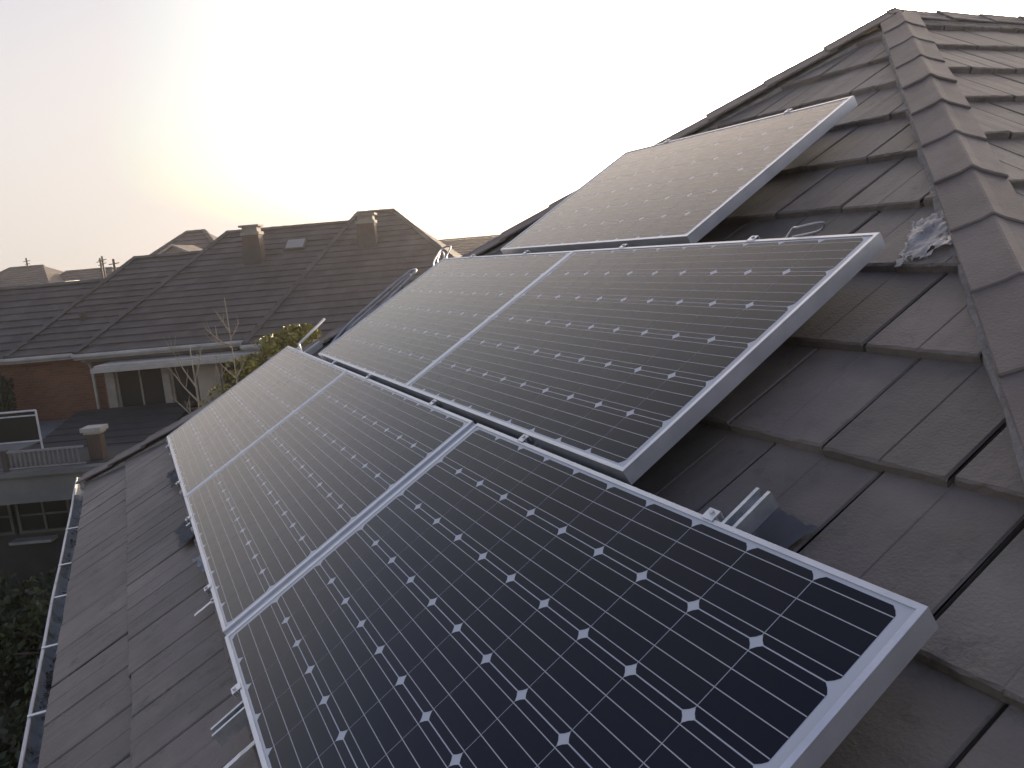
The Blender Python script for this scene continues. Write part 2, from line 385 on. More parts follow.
for i in range(30):
    for k in range(12):
        bm.faces.new((ro[i][k], ro[i+1][k], ro[i+1][k+1], ro[i][k+1]))
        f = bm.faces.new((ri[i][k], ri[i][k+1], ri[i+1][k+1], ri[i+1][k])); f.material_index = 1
    bm.faces.new((ro[i][12], ro[i+1][12], ri[i+1][12], ri[i][12]))
    bm.faces.new((ro[i][0], ri[i][0], ri[i+1][0], ro[i+1][0]))
tube(bm, [(x, -.690+sk(x), -.560+sag(x)) for x in segs], .0075, 8)
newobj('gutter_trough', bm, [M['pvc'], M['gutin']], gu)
for x in (gx0,):
    bm = BM(); vs_ = [bm.verts.new((x, y, z)) for (y, z) in outp]; vs2 = [bm.verts.new((x-.012, y, z)) for (y, z) in outp]
    bm.faces.new(vs_); bm.faces.new(vs2[::-1])
    for k in range(12): bm.faces.new((vs_[k], vs_[k+1], vs2[k+1], vs2[k]))
    bm.faces.new((vs_[12], vs_[0], vs2[0], vs2[12]))
    newobj('stop_end', bm, M['white'], gu)
proto = None
for x in (-4.52,-3.56,-2.8,-2.26,-1.62,-.98,-.3,.5,1.3,2.1,2.9):
    if proto is None:
        bm = BM(); box(bm, (x-.009, -.694, -.556), (x+.009, -.575, -.552)); box(bm, (x-.009, -.579, -.554), (x+.009, -.575, -.50))
        proto = newobj('gutter_strap', bm, M['rail'], gu)
    else:
        c = proto.copy(); C.objects.link(c); c.parent = gu; c.location = (x+4.52, sk(x)-sk(-4.52), 0)
bm = BM(); box(bm, (-1.40,-.698,-.635), (-1.36,-.572,-.556)); bm.free()
bm = BM()
for k in range(12):
    (y0,z0),(y1,z1) = outp[k], outp[k+1]
    s_ = 1.06
    f_ = lambda y,z: (-.632+(y+.632)*s_, -.562+(z+.562)*s_)
    (a0,b0),(a1,b1) = f_(y0,z0), f_(y1,z1)
    quad(bm, [(-1.54,a0,b0),(-1.44,a0,b0),(-1.44,a1,b1),(-1.54,a1,b1)])
newobj('gutter_joint', bm, M['pvc'], gu)
# wet leaf debris in the gutter
bm = BM(); rng = random.Random(3)
for i in range(260):
    x = rng.choice([rng.uniform(-5,3), rng.gauss(-1.35,.12), rng.gauss(-3.3,.5)])
    if not gx0+.05 < x < gx1: continue
    y = -.632 + rng.gauss(0,.018); z = -.615 + rng.uniform(0,.012)
    s_ = rng.uniform(.008,.02); a = rng.uniform(0,6.28); t_ = rng.uniform(-.4,.4)
    d1 = Vector((math.cos(a), math.sin(a), t_))*s_; d2 = Vector((-math.sin(a), math.cos(a), -t_))*s_*.5; c = Vector((x,y,z))
    bm.faces.new([bm.verts.new(c+d1), bm.verts.new(c+d2), bm.verts.new(c-d1), bm.verts.new(c-d2)])
o = newobj('gutter_debris', bm, M['bark_dark']); o['kind'] = 'stuff'; tag(o, 'dark wet leaf litter lying in the bottom of the roof gutter', 'leaf litter')
# small dark outlet pipe next to the stop end
bm = BM(); tube(bm, [(-4.95,-.63,-.60),(-4.95,-.63,-.70),(-4.95,-.4,-.95),(-4.95,-.1,-1.05),(-4.95,-.1,GZ+.1)], .035, 12); newobj('downpipe', bm, M['white'], gu)

# ------------------------------------------------------------------ solar panels
PL, PWd, PD = 1.652, .990, .045
cp = .159; cs = .1565; ch = .0145
def make_panel():
    t = thing('solar_panel', 'x', 'solar panel', I4)
    # frame: ring with lip
    bm = BM(); lip = .0115
    def ring(x0, y0, x1, y1, z): return [bm.verts.new(p) for p in ((x0,y0,z),(x1,y0,z),(x1,y1,z),(x0,y1,z))]
    e = .0008
    rs = [ring(.030,.030,PL-.030,PWd-.030,-PD), ring(0,0,PL,PWd,-PD), ring(0,0,PL,PWd,-e), ring(e,e,PL-e,PWd-e,0),
          ring(lip,lip,PL-lip,PWd-lip,0), ring(lip+.0006,lip+.0006,PL-lip-.0006,PWd-lip-.0006,-.0022)]
    for i in range(len(rs)-1):
        for k in range(4): bm.faces.new((rs[i][k], rs[i][(k+1)%4], rs[i+1][(k+1)%4], rs[i+1][k]))
    # side grooves read as a fine line on the outer wall
    newobj('frame', bm, M['alu'], t)
    bm = BM()
    quad(bm, [(lip-.002,lip-.002,-.0030),(PL-lip+.002,lip-.002,-.0030),(PL-lip+.002,PWd-lip+.002,-.0030),(lip-.002,PWd-lip+.002,-.0030)], 0)
    quad(bm, [(lip,lip,-.0075),(lip,PWd-lip,-.0075),(PL-lip,PWd-lip,-.0075),(PL-lip,lip,-.0075)], 0)
    mu, mv = (PL-10*cp)/2, (PWd-6*cp)/2
    for i in range(10):
        for j in range(6):
            x0 = mu+i*cp+(cp-cs)/2*(.7); x1 = mu+(i+1)*cp-(cp-cs)/2*(.7); y0 = mv+j*cp+(cp-cs)/2; y1 = mv+(j+1)*cp-(cp-cs)/2
            z = -.0026
            pts = []
            for (cx, cy, a0) in ((x0+ch,y0+ch,180),(x1-ch,y0+ch,270),(x1-ch,y1-ch,0),(x0+ch,y1-ch,90)):
                q0 = Vector((cx+ch*math.cos(R(a0)), cy+ch*math.sin(R(a0)), z)); q1 = Vector((cx+ch*math.cos(R(a0+90)), cy+ch*math.sin(R(a0+90)), z))
                pts += [q0, (q0+q1)/2 + Vector((math.cos(R(a0+45)), math.sin(R(a0+45)), 0))*.0012, q1]
            f = bm.faces.new([bm.verts.new(p) for p in pts]); f.material_index = 1
    for j in range(6):
        for k in range(4):
            yc = mv + (j + (k+.5)/4)*cp
            quad(bm, [(mu+.001,yc-.0009,-.0023),(mu+10*cp-.001,yc-.0009,-.0023),(mu+10*cp-.001,yc+.0009,-.0023),(mu+.001,yc+.0009,-.0023)], 2)
    newobj('cell_sheet', bm, [M['sheet'], M['cell'], M['bus']], t)
    bm = BM(); box(bm, (PL/2-.06, PWd-.20, -.032), (PL/2+.06, PWd-.09, -.0078)); newobj('junction_box', bm, M['lead'], t)
    return t
def copy_tree(o):
    c = o.copy(); C.objects.link(c)
    for ch_ in o.children:
        d = ch_.copy(); C.objects.link(d); d.parent = c; d.matrix_parent_inverse = ch_.matrix_parent_inverse.copy()
        for g_ in ch_.children:
            e_ = g_.copy(); C.objects.link(e_); e_.parent = d
    return c
panels = [
 (.040, 0, 'nearest solar panel, dark cells, right end of the lowest row'),
 (-1.652, 0, 'middle solar panel of the lowest row of three'),
 (-3.310, 0, 'farthest solar panel of the lowest row, glass pale with sky reflection'),
 (-.790, 1.016, 'right solar panel of the middle row of two, side frame facing bare tiles'),
 (-2.448, 1.016, 'left solar panel of the middle row of two, beside the cable loops'),
 (-1.685, 2.060, 'topmost solar panel, alone in its row near the roof apex')]
pp = make_panel()
for i, (u, v, lb) in enumerate(panels):
    o = pp if i == 0 else copy_tree(pp)
    mm = PW.copy(); mm.translation = P(u, v, (0, .0, .0, .001, .0, .0)[i]); o.matrix_world = mm
    o['label'] = lb; o['group'] = 'solar panels mounted in a stepped array on the roof'
bpy.context.view_layer.update()

# ------------------------------------------------------------------ rails, clamps, hooks
def rail(u, v0, v1, clamps, label, hooks):
    T = PW.copy(); T.translation = P(u, v0, -.046)
    t = thing('mounting_rail', label, 'mounting rail', T, 'aluminium rails under the solar panels')
    L = v1-v0; bm = BM()
    TT = T
    h = .040; w_ = .041; th = .0022
    prof = [(-w_/2,0),(-w_/2,-h),(w_/2,-h),(w_/2,0),(w_/2-.009,0),(w_/2-.009,-.007),(w_/2-.009+th,-.007),(w_/2-.009+th,-th),(w_/2-th,-th),(w_/2-th,-h+th),(-w_/2+th,-h+th),(-w_/2+th,-th),(-w_/2+.009-th,-th),(-w_/2+.009-th,-.007),(-w_/2+.009,-.007),(-w_/2+.009,0)]
    A_ = [bm.verts.new(TT @ Vector((x,0,z))) for x, z in prof]; B_ = [bm.verts.new(TT @ Vector((x,L,z))) for x, z in prof]
    n = len(prof)
    for k in range(n): bm.faces.new((A_[k], A_[(k+1)%n], B_[(k+1)%n], B_[k]))
    bm.faces.new(A_[::-1]); bm.faces.new(B_)
    recalc(bm); newobj('rail_channel', bm, M['rail'], t)
    for v, side in clamps:                        # side +1: clamp sits above an upper edge, -1: below a lower edge
        y = v-v0; bm = BM(); s = side
        a, b = sorted((y-.007*s, y+.020*s))
        box(bm, (-.016, a, .0470), (.016, b, .0492), TT)
        a, b = sorted((y+.003*s, y+.007*s)); box(bm, (-.016, a, .001), (.016, b, .0470), TT)
        a, b = sorted((y+.017*s, y+.020*s)); box(bm, (-.016, a, .032), (.016, b, .0470), TT)
        c = newobj('end_clamp', bm, M['alu'], t)
        bm = BM(); tube(bm, [(0,y+.010*s,-.01),(0,y+.010*s,.0490)], .0035, 6, TT); tube(bm, [(0,y+.010*s,.0492),(0,y+.010*s,.0535)], .0055, 6, TT)
        bo = newobj('bolt', bm, M['bolt'], c)
    for v in hooks:
        y = v-v0; bm = BM()
        box(bm, (-.016, y-.003, -.085), (.016, y+.003, -.041), TT); box(bm, (-.016, y, -.090), (.016, y+.16, -.085), TT); box(bm, (-.016, y-.02, -.046), (.016, y+.03, -.0405), TT)
        newobj('roof_hook', bm, M['rail'], t)
    return t
rail(1.205, -.09, 1.125, [(0,-1),(.99,1)], 'aluminium rail sticking out above the top edge of the nearest panel', [.9,.3])
rail(.362, -.12, 2.06, [(0,-1),(.992,1),(2.006,1)], 'aluminium rail whose stub shows below the lower edge of the nearest panel', [.3,.9,1.3,1.95])
rail(-.40, -.03, 3.09, [(0,-1),(.992,1),(2.008,1),(3.05,1)], 'long rail left of the nearest panel, running up under the topmost panel', [.0,.8,1.6,2.4,3.0])
rail(-1.29, -.03, 3.09, [(0,-1),(.992,1),(2.008,1),(3.05,1)], 'long rail under the left part of the middle bottom panel, up to the topmost panel', [.0,.8,1.6,2.4,3.0])
rail(-1.985, -.035, 2.05, [(0,-1),(.992,1),(2.006,1)], 'rail under the farthest bottom panel and the left middle-row panel', [.0,.8,1.6])
rail(-2.995, -.035, 1.14, [(0,-1),(.99,1)], 'rail whose end pokes out above the top edge of the farthest bottom panel', [.0,.9])
bm = BM(); box(bm, (.0015,.002,-.014), (.0385,.988,-.010), PW)  # added strip: brightens the gap in place of the middle panel's sky-lit frame side
for u_ in (.004,.033): box(bm, (u_,.004,-.0098), (u_+.003,.986,-.0075), PW)
tag(newobj('added_gap_strip', bm, M['alu']), 'added pale strip standing in for the lit frame side in the gap between the nearest and middle bottom panels', 'added strip')
# flat tile-hook straps and lead soakers visible on tiles by the lower edge
def strap(name, u, v0, v1, wd, n, label, cat, mat_, grp, lift=.0, bend=0):
    bm = BM(); T = PW
    k = 8; th = .003
    tops = []
    for i in range(k+1):
        v = v0+(v1-v0)*i/k; nn = n + lift*(1-i/k)**2 + random.uniform(-.0008,.0008)
        tops.append([bm.verts.new(P(u-wd/2+bend*i/k, v, nn)), bm.verts.new(P(u+wd/2+bend*i/k, v, nn)), bm.verts.new(P(u+wd/2+bend*i/k, v, nn-th)), bm.verts.new(P(u-wd/2+bend*i/k, v, nn-th))])
    for i in range(k):
        for q in range(4): bm.faces.new((tops[i][q], tops[i][(q+1)%4], tops[i+1][(q+1)%4], tops[i+1][q]))
    bm.faces.new(tops[0]); bm.faces.new(tops[-1][::-1]); recalc(bm)
    o = newobj(name, bm, mat_); tag(o, label, cat, grp); return o
gr = 'flat metal tile hooks along the lower panel edge'
strap('tile_hook', -.63, -.14, -.01, .018, NT+.012, 'thin pale tile hook beside the gap between near and middle bottom panels', 'tile hook', M['alu'], gr)
strap('tile_hook', .40, -.17, -.03, .018, NT+.012, 'thin pale metal tile hook at the bottom of the picture beside the rail stub', 'tile hook', M['alu'], gr)
strap('tile_hook', -1.70, -.085, -.01, .018, NT+.012, 'short pale tile hook where the middle and farthest bottom panels meet', 'tile hook', M['alu'], gr)
# crumpled lead flashing patches that hang out from under the lowest row
def crumple(name, pts, n0, amp, label, cat, mat_, seed=1, div=14, holes=.0, th=.002):
    rg = random.Random(seed); bm = BM()
    # pts: quad corners in (u,v)
    a, b, c, d = [Vector((p[0], p[1], 0)) for p in pts]
    gridv = {}
    from mathutils import noise
    for i in range(div+1):
        for j in range(div+1):
            s, t = i/div, j/div
            p = (a*(1-s)+b*s)*(1-t) + (d*(1-s)+c*s)*t
            nz = noise.noise(Vector((p.x*22+seed, p.y*22, 3.1))) + .6*noise.noise(Vector((p.x*55, p.y*55+seed, 1.7)))
            ed = 0
            if i in (0,div) or j in (0,div): ed = .012
            gridv[i,j] = bm.verts.new(P(p.x+rg.uniform(-ed,ed)+.006*nz, p.y+rg.uniform(-ed,ed), n0+amp*(nz+.9)*.6))
    for i in range(div):
        for j in range(div):
            x = noise.noise(Vector((i*.45+seed*3, j*.45, 7)))
            edge = min(i, j, div-1-i, div-1-j)
            if x > .25-holes+edge*.08: continue
            bm.faces.new((gridv[i,j], gridv[i+1,j], gridv[i+1,j+1], gridv[i,j+1]))
    for v_ in [v_ for v_ in bm.verts if not v_.link_faces]: bm.verts.remove(v_)
    ex = bmesh.ops.solidify(bm, geom=bm.faces[:], thickness=th)
    o = newobj(name, bm, mat_); tag(o, label, cat); return o
M['foil'] = noisy('silvery_foil', (.50,.49,.49), (.78,.77,.76), 18, .4, metal=.35, bump=.5, bscale=60)
M['film2'] = noisy('grey_flashing', (.12,.13,.15), (.17,.19,.22), 8, .6, metal=.1)
M['film'] = noisy('pale_flashing', (.42,.45,.52), (.56,.60,.68), 8, .45, metal=.3)
crumple('flashing_patch', [(.84,2.04),(.95,2.14),(.84,2.32),(.73,2.27)], NT+.001, .018, 'crumpled torn silvery foil flashing stuck on the tiles beside the right hip', 'flashing', M['foil'], 4, 22, .10)
crumple('flashing_patch', [(-1.12,-.085),(-.80,-.03),(-.80,.02),(-1.12,.03)], NT+.02, .030, 'pale rumpled flashing strip sticking out under the edge of the middle bottom panel', 'flashing', M['film'], 9, 14, -2)
crumple('flashing_patch', [(-2.95,-.11),(-2.55,-.11),(-2.55,.03),(-2.95,.03)], NT+.008, .016, 'small pale flashing patch under the edge of the farthest bottom panel', 'flashing', M['film2'], 5, 10, -2)
crumple('flashing_patch', [(-1.78,-.14),(-1.48,-.14),(-1.48,.03),(-1.78,.03)], NT+.006, .008, 'blue-grey flat flashing sheet under the left end of the middle bottom panel', 'flashing', M['film2'], 11, 10, -2)
crumple('flashing_patch', [(1.14,1.02),(1.29,1.02),(1.29,1.14),(1.14,1.14)], NT+.010, .001, 'smooth grey flashing sheet under the rail end above the nearest panel', 'flashing', M['film2'], 2, 8, -3)
# cables looping on the tiles left of the middle row
bm = BM()
def loop_pts(us):
    out_ = []
    for (u, v, n) in us: out_.append(P(u, v, n))
    return out_
def smooth(pts, k=6):
    res = []
    pts = [Vector(p) for p in pts]
    for i in range(len(pts)-1):
        p0 = pts[max(i-1,0)]; p1 = pts[i]; p2 = pts[i+1]; p3 = pts[min(i+2,len(pts)-1)]
        for q in range(k):
            t = q/k; res.append(.5*((2*p1)+(-p0+p2)*t+(2*p0-5*p1+4*p2-p3)*t*t+(-p0+3*p1-3*p2+p3)*t**3))
    res.append(pts[-1]); return res
tube(bm, smooth(loop_pts([(-2.46,1.02,-.09),(-2.56,1.06,-.05),(-2.64,1.28,-.01),(-2.71,1.55,0),(-2.78,1.80,0),(-2.77,1.88,.0),(-2.70,1.87,-.01),(-2.62,1.66,-.02),(-2.55,1.40,-.04),(-2.46,1.1,-.08)])), .008, 8)
tube(bm, smooth(loop_pts([(-2.46,1.03,-.09),(-2.55,1.15,-.04),(-2.62,1.40,-.015),(-2.68,1.66,-.01),(-2.74,1.84,-.01),(-2.67,1.78,-.02),(-2.58,1.52,-.03),(-2.46,1.25,-.07)])), .006, 8)
o = newobj('cable_loop', bm, M['cable'], None, True); tag(o, 'long loop of grey cable lying beside the left middle-row panel', 'cable')
bm = BM(); tube(bm, smooth(loop_pts([(-2.46,1.90,-.06),(-2.55,1.96,-.01),(-2.64,2.04,0),(-2.73,2.13,0),(-2.66,2.16,-.01),(-2.56,2.06,-.03),(-2.42,1.98,-.07)])), .006, 8)
tube(bm, smooth(loop_pts([(-2.45,1.93,-.06),(-2.56,2.00,-.01),(-2.66,2.09,0),(-2.56,2.05,-.02),(-2.43,1.95,-.07)])), .005, 8)
o = newobj('cable_loop', bm, M['cable'], None, True); tag(o, 'small grey cable loop at the top left corner of the left middle-row panel', 'cable')
bm = BM(); tube(bm, [P(-3.00,.99,-.07), P(-3.09,1.03,0), P(-3.29,1.30,0)], .009, 8)
o = newobj('metal_rod', bm, M['alu']); tag(o, 'thin pale rod leaning above the far corner of the farthest bottom panel', 'rod')
# small wire tangle above the right middle-row panel
bm = BM(); tube(bm, smooth(loop_pts([(.46,2.0,-.05),(.50,2.05,0),(.56,2.03,.02),(.60,2.08,.0),(.55,2.1,-.04),(.5,2.04,-.02)])), .004, 6)
o = newobj('earth_wire', bm, M['cable'], None, True); tag(o, 'short loop of bare earth wire above the right middle-row panel', 'wire')

# ------------------------------------------------------------------ neighbouring houses
def N_(a, b, z): return NB @ Vector((a, b, z))
def hip_roof(t, a0, a1, be, ze, br, zr, ra0, ra1, matl, bback=None, first=.35, wingn=.14, thick=.04, caps_right=True):
    """front slope (courses) from eave a0..a1 at (be, ze) up to ridge ra0..ra1 at (br, zr); plus end slopes and back"""
    run = br-be; rise = zr-ze; sl = math.hypot(run, rise); n = max(3, round(sl/first))
    bm = BM(); rg = random.Random(int(a0*10))
    nrm = Vector((0, -rise, run)).normalized()
    for r in range(n):
        t0, t1 = r/n, (r+1)/n
        L0 = a0+(ra0-a0)*t0; R0 = a1+(ra1-a1)*t0; L1 = a0+(ra0-a0)*t1; R1 = a1+(ra1-a1)*t1
        b0, z0, b1, z1 = be+run*t0, ze+rise*t0, be+run*t1, ze+rise*t1
        ns = max(2, int((R0-L0)/.33)); jt = rg.uniform(-.004,.004)
        h0 = [rg.uniform(-.004,.004)+jt for _ in range(ns+1)]
        for k in range(ns):
            s0, s1 = k/ns, (k+1)/ns
            A = Vector((L0+(R0-L0)*s0, b0, z0)) + nrm*(thick+h0[k]); B = Vector((L0+(R0-L0)*s1, b0, z0)) + nrm*(thick+h0[k]*.7)
            Cc = Vector((L1+(R1-L1)*s1, b1, z1)); D = Vector((L1+(R1-L1)*s0, b1, z1))
            quad(bm, [A, B, Cc, D], 0, NB); quad(bm, [A - nrm*(thick+.008), B - nrm*(thick+.008), B, A], 0, NB)
    # end slopes and back slope
    bb = bback or br+run
    quad(bm, [(a0,be,ze-.01),(ra0,br,zr-.01),(a0,bb,ze-.01)][:3] if False else [(a0,be,ze-.01),(ra0,br,zr-.01),(ra0-.001,br+.001,zr-.01),(a0,bb,ze-.01)], 0, NB)
    quad(bm, [(a1,be,ze-.01),(a1,bb,ze-.01),(ra1+.001,br+.001,zr-.01),(ra1,br,zr-.01)], 0, NB)
    quad(bm, [(a0,bb,ze-.01),(ra0,br+.001,zr-.01),(ra1,br+.001,zr-.01),(a1,bb,ze-.01)], 0, NB)
    ro = newobj('roof', bm, matl, t)
    nf = (NB.to_3x3() @ nrm)
    for (foot, top) in (((a0,be,ze),(ra0,br,zr)), ((a1,be,ze),(ra1,br,zr))):
        fo = N_(*foot); to = N_(*top); d = (to-fo).normalized()
        sgn = -1 if foot[0] == a0 else 1
        if sgn > 0 and not caps_right: continue
        side = (NB.to_3x3() @ Vector((sgn*rise, 0, abs(top[0]-foot[0])+.01))).normalized()
        c = hip(ro, 'hip_cap', fo, to, nf, side, wing=wingn, step=.36, lift=.08, matl=matl, th=.03)
    nb_ = (NB.to_3x3() @ Vector((0, rise, run))).normalized()
    c = hip(ro, 'ridge_cap', N_(ra0,br,zr), N_(ra1,br,zr), nf, nb_, wing=wingn, step=.36, lift=.08, matl=matl, th=.03)
    return ro
def window(t, a0, a1, z0, z1, b, mull=1, fr=.05, dep=.08, fm='white', transom=None):
    f = BM()
    box(f, (a0,b-dep,z0), (a1,b,z0+fr), NB); box(f, (a0,b-dep,z1-fr), (a1,b,z1), NB)
    box(f, (a0,b-dep,z0+fr), (a0+fr,b,z1-fr), NB); box(f, (a1-fr,b-dep,z0+fr), (a1,b,z1-fr), NB)
    for k in range(1, mull+1):
        x = a0+(a1-a0)*k/(mull+1); box(f, (x-fr*.4,b-dep*.9,z0+fr), (x+fr*.4,b,z1-fr), NB)
    if transom: box(f, (a0+fr,b-dep*.8,transom-fr*.3), (a1-fr,b-.002,transom+fr*.3), NB)
    w_ = newobj('window', f, M[fm], t)
    g_ = BM(); box(g_, (a0+fr*.5,b-dep*.4,z0+fr*.5), (a1-fr*.5,b-dep*.3,z1-fr*.5), NB); newobj('pane', g_, M['glass'], w_)
    return w_
def nthing(name, label, cat, a, b, z, group=None):
    mm = NB.copy(); mm.translation = N_(a, b, z); return thing(name, label, cat, mm, group)
def gutter_n(t, a0, a1, b, z, r=.055):
    g_ = BM(); tube(g_, [(a0,b,z),(a1,b,z)], r, 8, NB); box(g_, (a0,b+.05,z-.10), (a1,b+.075,z+.06), NB); return newobj('gutter', g_, M['white'], t)
GT = 'houses with grey tiled hip roofs across the garden'
# H2 : middle house
h = nthing('neighbour_house', 'long neighbouring house with chimney and skylight on its grey tiled roof', 'house', -8, 24, GZ, GT)
hip_roof(h, -11.35, -1.5, 21.3, -.83, 27, 2.16, -8.78, -3.2, M['tile_far'], caps_right=False)
b_ = BM(); box(b_, (-11.0,21.9,GZ), (-2.2,31.5,-.95), NB); newobj('wall', b_, M['brick'], h)
gutter_n(h, -11.35, -6.85, 21.23, -.88)
b_ = BM(); box(b_, (-11.3,21.5,-1.08), (-2.0,21.9,-1.0), NB); newobj('soffit', b_, M['grey'], h)
b_ = BM(); box(b_, (-10.55,20.45,-1.27), (-4.2,21.9,-1.15), NB); box(b_, (-10.5,20.55,-1.15), (-4.3,21.5,-1.10), NB); newobj('canopy', b_, M['white'], h)
b_ = BM(); box(b_, (-10.35,21.0,GZ), (-4.4,21.9,-2.52), NB); newobj('bay_wall', b_, M['darkroof'], h)
for x0,x1 in ((-10.45,-10.22),(-8.98,-8.80),(-7.62,-7.50),(-6.40,-6.28),(-5.1,-4.95)):
    b_ = BM(); box(b_, (x0,20.92,-2.56), (x1,21.12,-1.27), NB); newobj('bay_post', b_, M['stone'], h)
window(h, -10.22, -8.98, -2.5, -1.29, 21.1, 1, .05, transom=None, fm='stone')
window(h, -8.80, -8.15, -2.5, -1.29, 21.1, 0, .05, fm='stone')
window(h, -7.50, -6.40, -2.5, -1.29, 21.1, 1, .05, fm='stone')
window(h, -6.28, -5.1, -2.5, -1.29, 21.1, 1, .05, fm='stone')
b_ = BM(); box(b_, (-8.12,21.02,-2.5), (-7.62,21.1,-1.29), NB); newobj('door', b_, M['render'], h)
# chimney 1
def chimney(t, a, b, z0, w_, hh, nm='chimney'):
    c_ = BM(); box(c_, (a-w_/2,b-w_/2,z0-.6), (a+w_/2,b+w_/2,z0+hh), NB); c = newobj(nm, c_, M['chim'], t)
    c_ = BM(); box(c_, (a-w_/2-.03,b-w_/2-.03,z0+hh-.02), (a+w_/2+.03,b+w_/2+.03,z0+hh+.07), NB)
    box(c_, (a-w_/2+.03,b-w_/2+.03,z0+hh+.07), (a+w_/2-.03,b+w_/2-.03,z0+hh+.22), NB)
    box(c_, (a-w_/2-.05,b-w_/2-.05,z0+hh+.22), (a+w_/2+.05,b+w_/2+.05,z0+hh+.28), NB); newobj('chimney_cap', c_, M['stone'], c)
    c_ = BM(); box(c_, (a-w_/2-.02,b-w_/2-.03,z0-.5), (a+w_/2+.02,b-w_/2-.006,z0+.08), NB); newobj('flashing', c_, M['lead'], c)
chimney(h, -7.44, 25.2, 1.57, .50, .42)
# skylight lying in the slope
rise2, run2 = 2.99, 5.70; th2 = math.atan2(rise2, run2)
def on_slope(a, b, lift=.0): return Vector((a, b - math.sin(th2)*lift, -.83 + (b-21.3)*rise2/run2 + math.cos(th2)*lift))
b_ = BM(); A = [on_slope(-6.64,25.5,.05), on_slope(-5.98,25.5,.05), on_slope(-5.98,26.1,.05), on_slope(-6.64,26.1,.05)]
A2 = [on_slope(-6.64,25.5,.11), on_slope(-5.98,25.5,.11), on_slope(-5.98,26.1,.11), on_slope(-6.64,26.1,.11)]
va = [b_.verts.new(NB @ p) for p in A]; vb = [b_.verts.new(NB @ p) for p in A2]
for k in range(4): b_.faces.new((va[k], va[(k+1)%4], vb[(k+1)%4], vb[k]))
b_.faces.new(vb); sk = newobj('skylight', b_, M['lead'], h)
b_ = BM(); quad(b_, [on_slope(-6.58,25.56,.115), on_slope(-6.04,25.56,.115), on_slope(-6.04,26.04,.115), on_slope(-6.58,26.04,.115)], 0, NB); newobj('pane', b_, M['skyglass'], sk)
b_ = BM(); tube(b_, [N_(-8.0,20.95,-.9), N_(-8.0,20.95,-1.15)], .03); b_.free()
# H3 : right house
h = nthing('neighbour_house', 'neighbouring house at the right with the highest ridge, chimney at its left hip', 'house', -4, 24, GZ, GT)
hip_roof(h, -6.82, .6, 20.95, -.93, 27.2, 2.42, -4.55, -3.35, M['tile_far'])
b_ = BM(); box(b_, (-6.5,21.7,GZ), (.2,31.5,-1.05), NB); newobj('wall', b_, M['brick'], h)
gutter_n(h, -6.85, .6, 20.88, -.98)
b_ = BM(); tube(b_, [N_(-5.75,21.05,-1.0), N_(-5.75,21.05,-1.3)], .05, 8); newobj('downpipe', b_, M['white'], h)
chimney(h, -3.98, 25.3, 1.62, .52, .42)
# H1
h = nthing('neighbour_house', 'neighbouring house with brick wall and pale downpipe, second roof from the left', 'house', -12, 24, GZ, GT)
hip_roof(h, -13.25, -10.8, 21.45, -.79, 26.0, 1.58, -11.45, -8.75, M['tile_far'], caps_right=False)
b_ = BM(); box(b_, (-12.95,22.0,GZ), (-7,30,-.9), NB); newobj('wall', b_, M['brick'], h)
gutter_n(h, -13.2, -11.3, 21.38, -.85)
b_ = BM(); tube(b_, [(-11.22,21.35,-.92),(-11.2,21.7,-1.1),(-11.18,21.8,-1.3),(-11.18,21.8,-4)], .045, 8, NB); newobj('downpipe', b_, M['white'], h)
# H0
h = nthing('neighbour_house', 'neighbouring house with the low grey roof at the left edge', 'house', -16, 24, GZ, GT)
hip_roof(h, -20, -8, 21.75, -.81, 24.95, .98, -18.5, -10.5, M['tile_far'], caps_right=False)
b_ = BM(); box(b_, (-19.5,22.1,GZ), (-11.6,28,-.92), NB); newobj('wall', b_, M['brick'], h)
gutter_n(h, -20, -13.25, 21.67, -.87)
# soil vent pipe on roof of H1
vp = nthing('vent_pipe', 'short dark vent pipe sticking out of the grey tiles at left', 'vent pipe', -11.75, 22.9, -.35)
b_ = BM(); tube(b_, [N_(-11.75,22.9,-.4), N_(-11.75,22.9,.10)], .07, 10); newobj('pipe', b_, M['lead'], vp)
b_ = BM(); tube(b_, [N_(-11.75,22.9,.10), N_(-11.75,22.9,.19)], [.11,.09], 10); newobj('cowl', b_, M['lead'], vp)

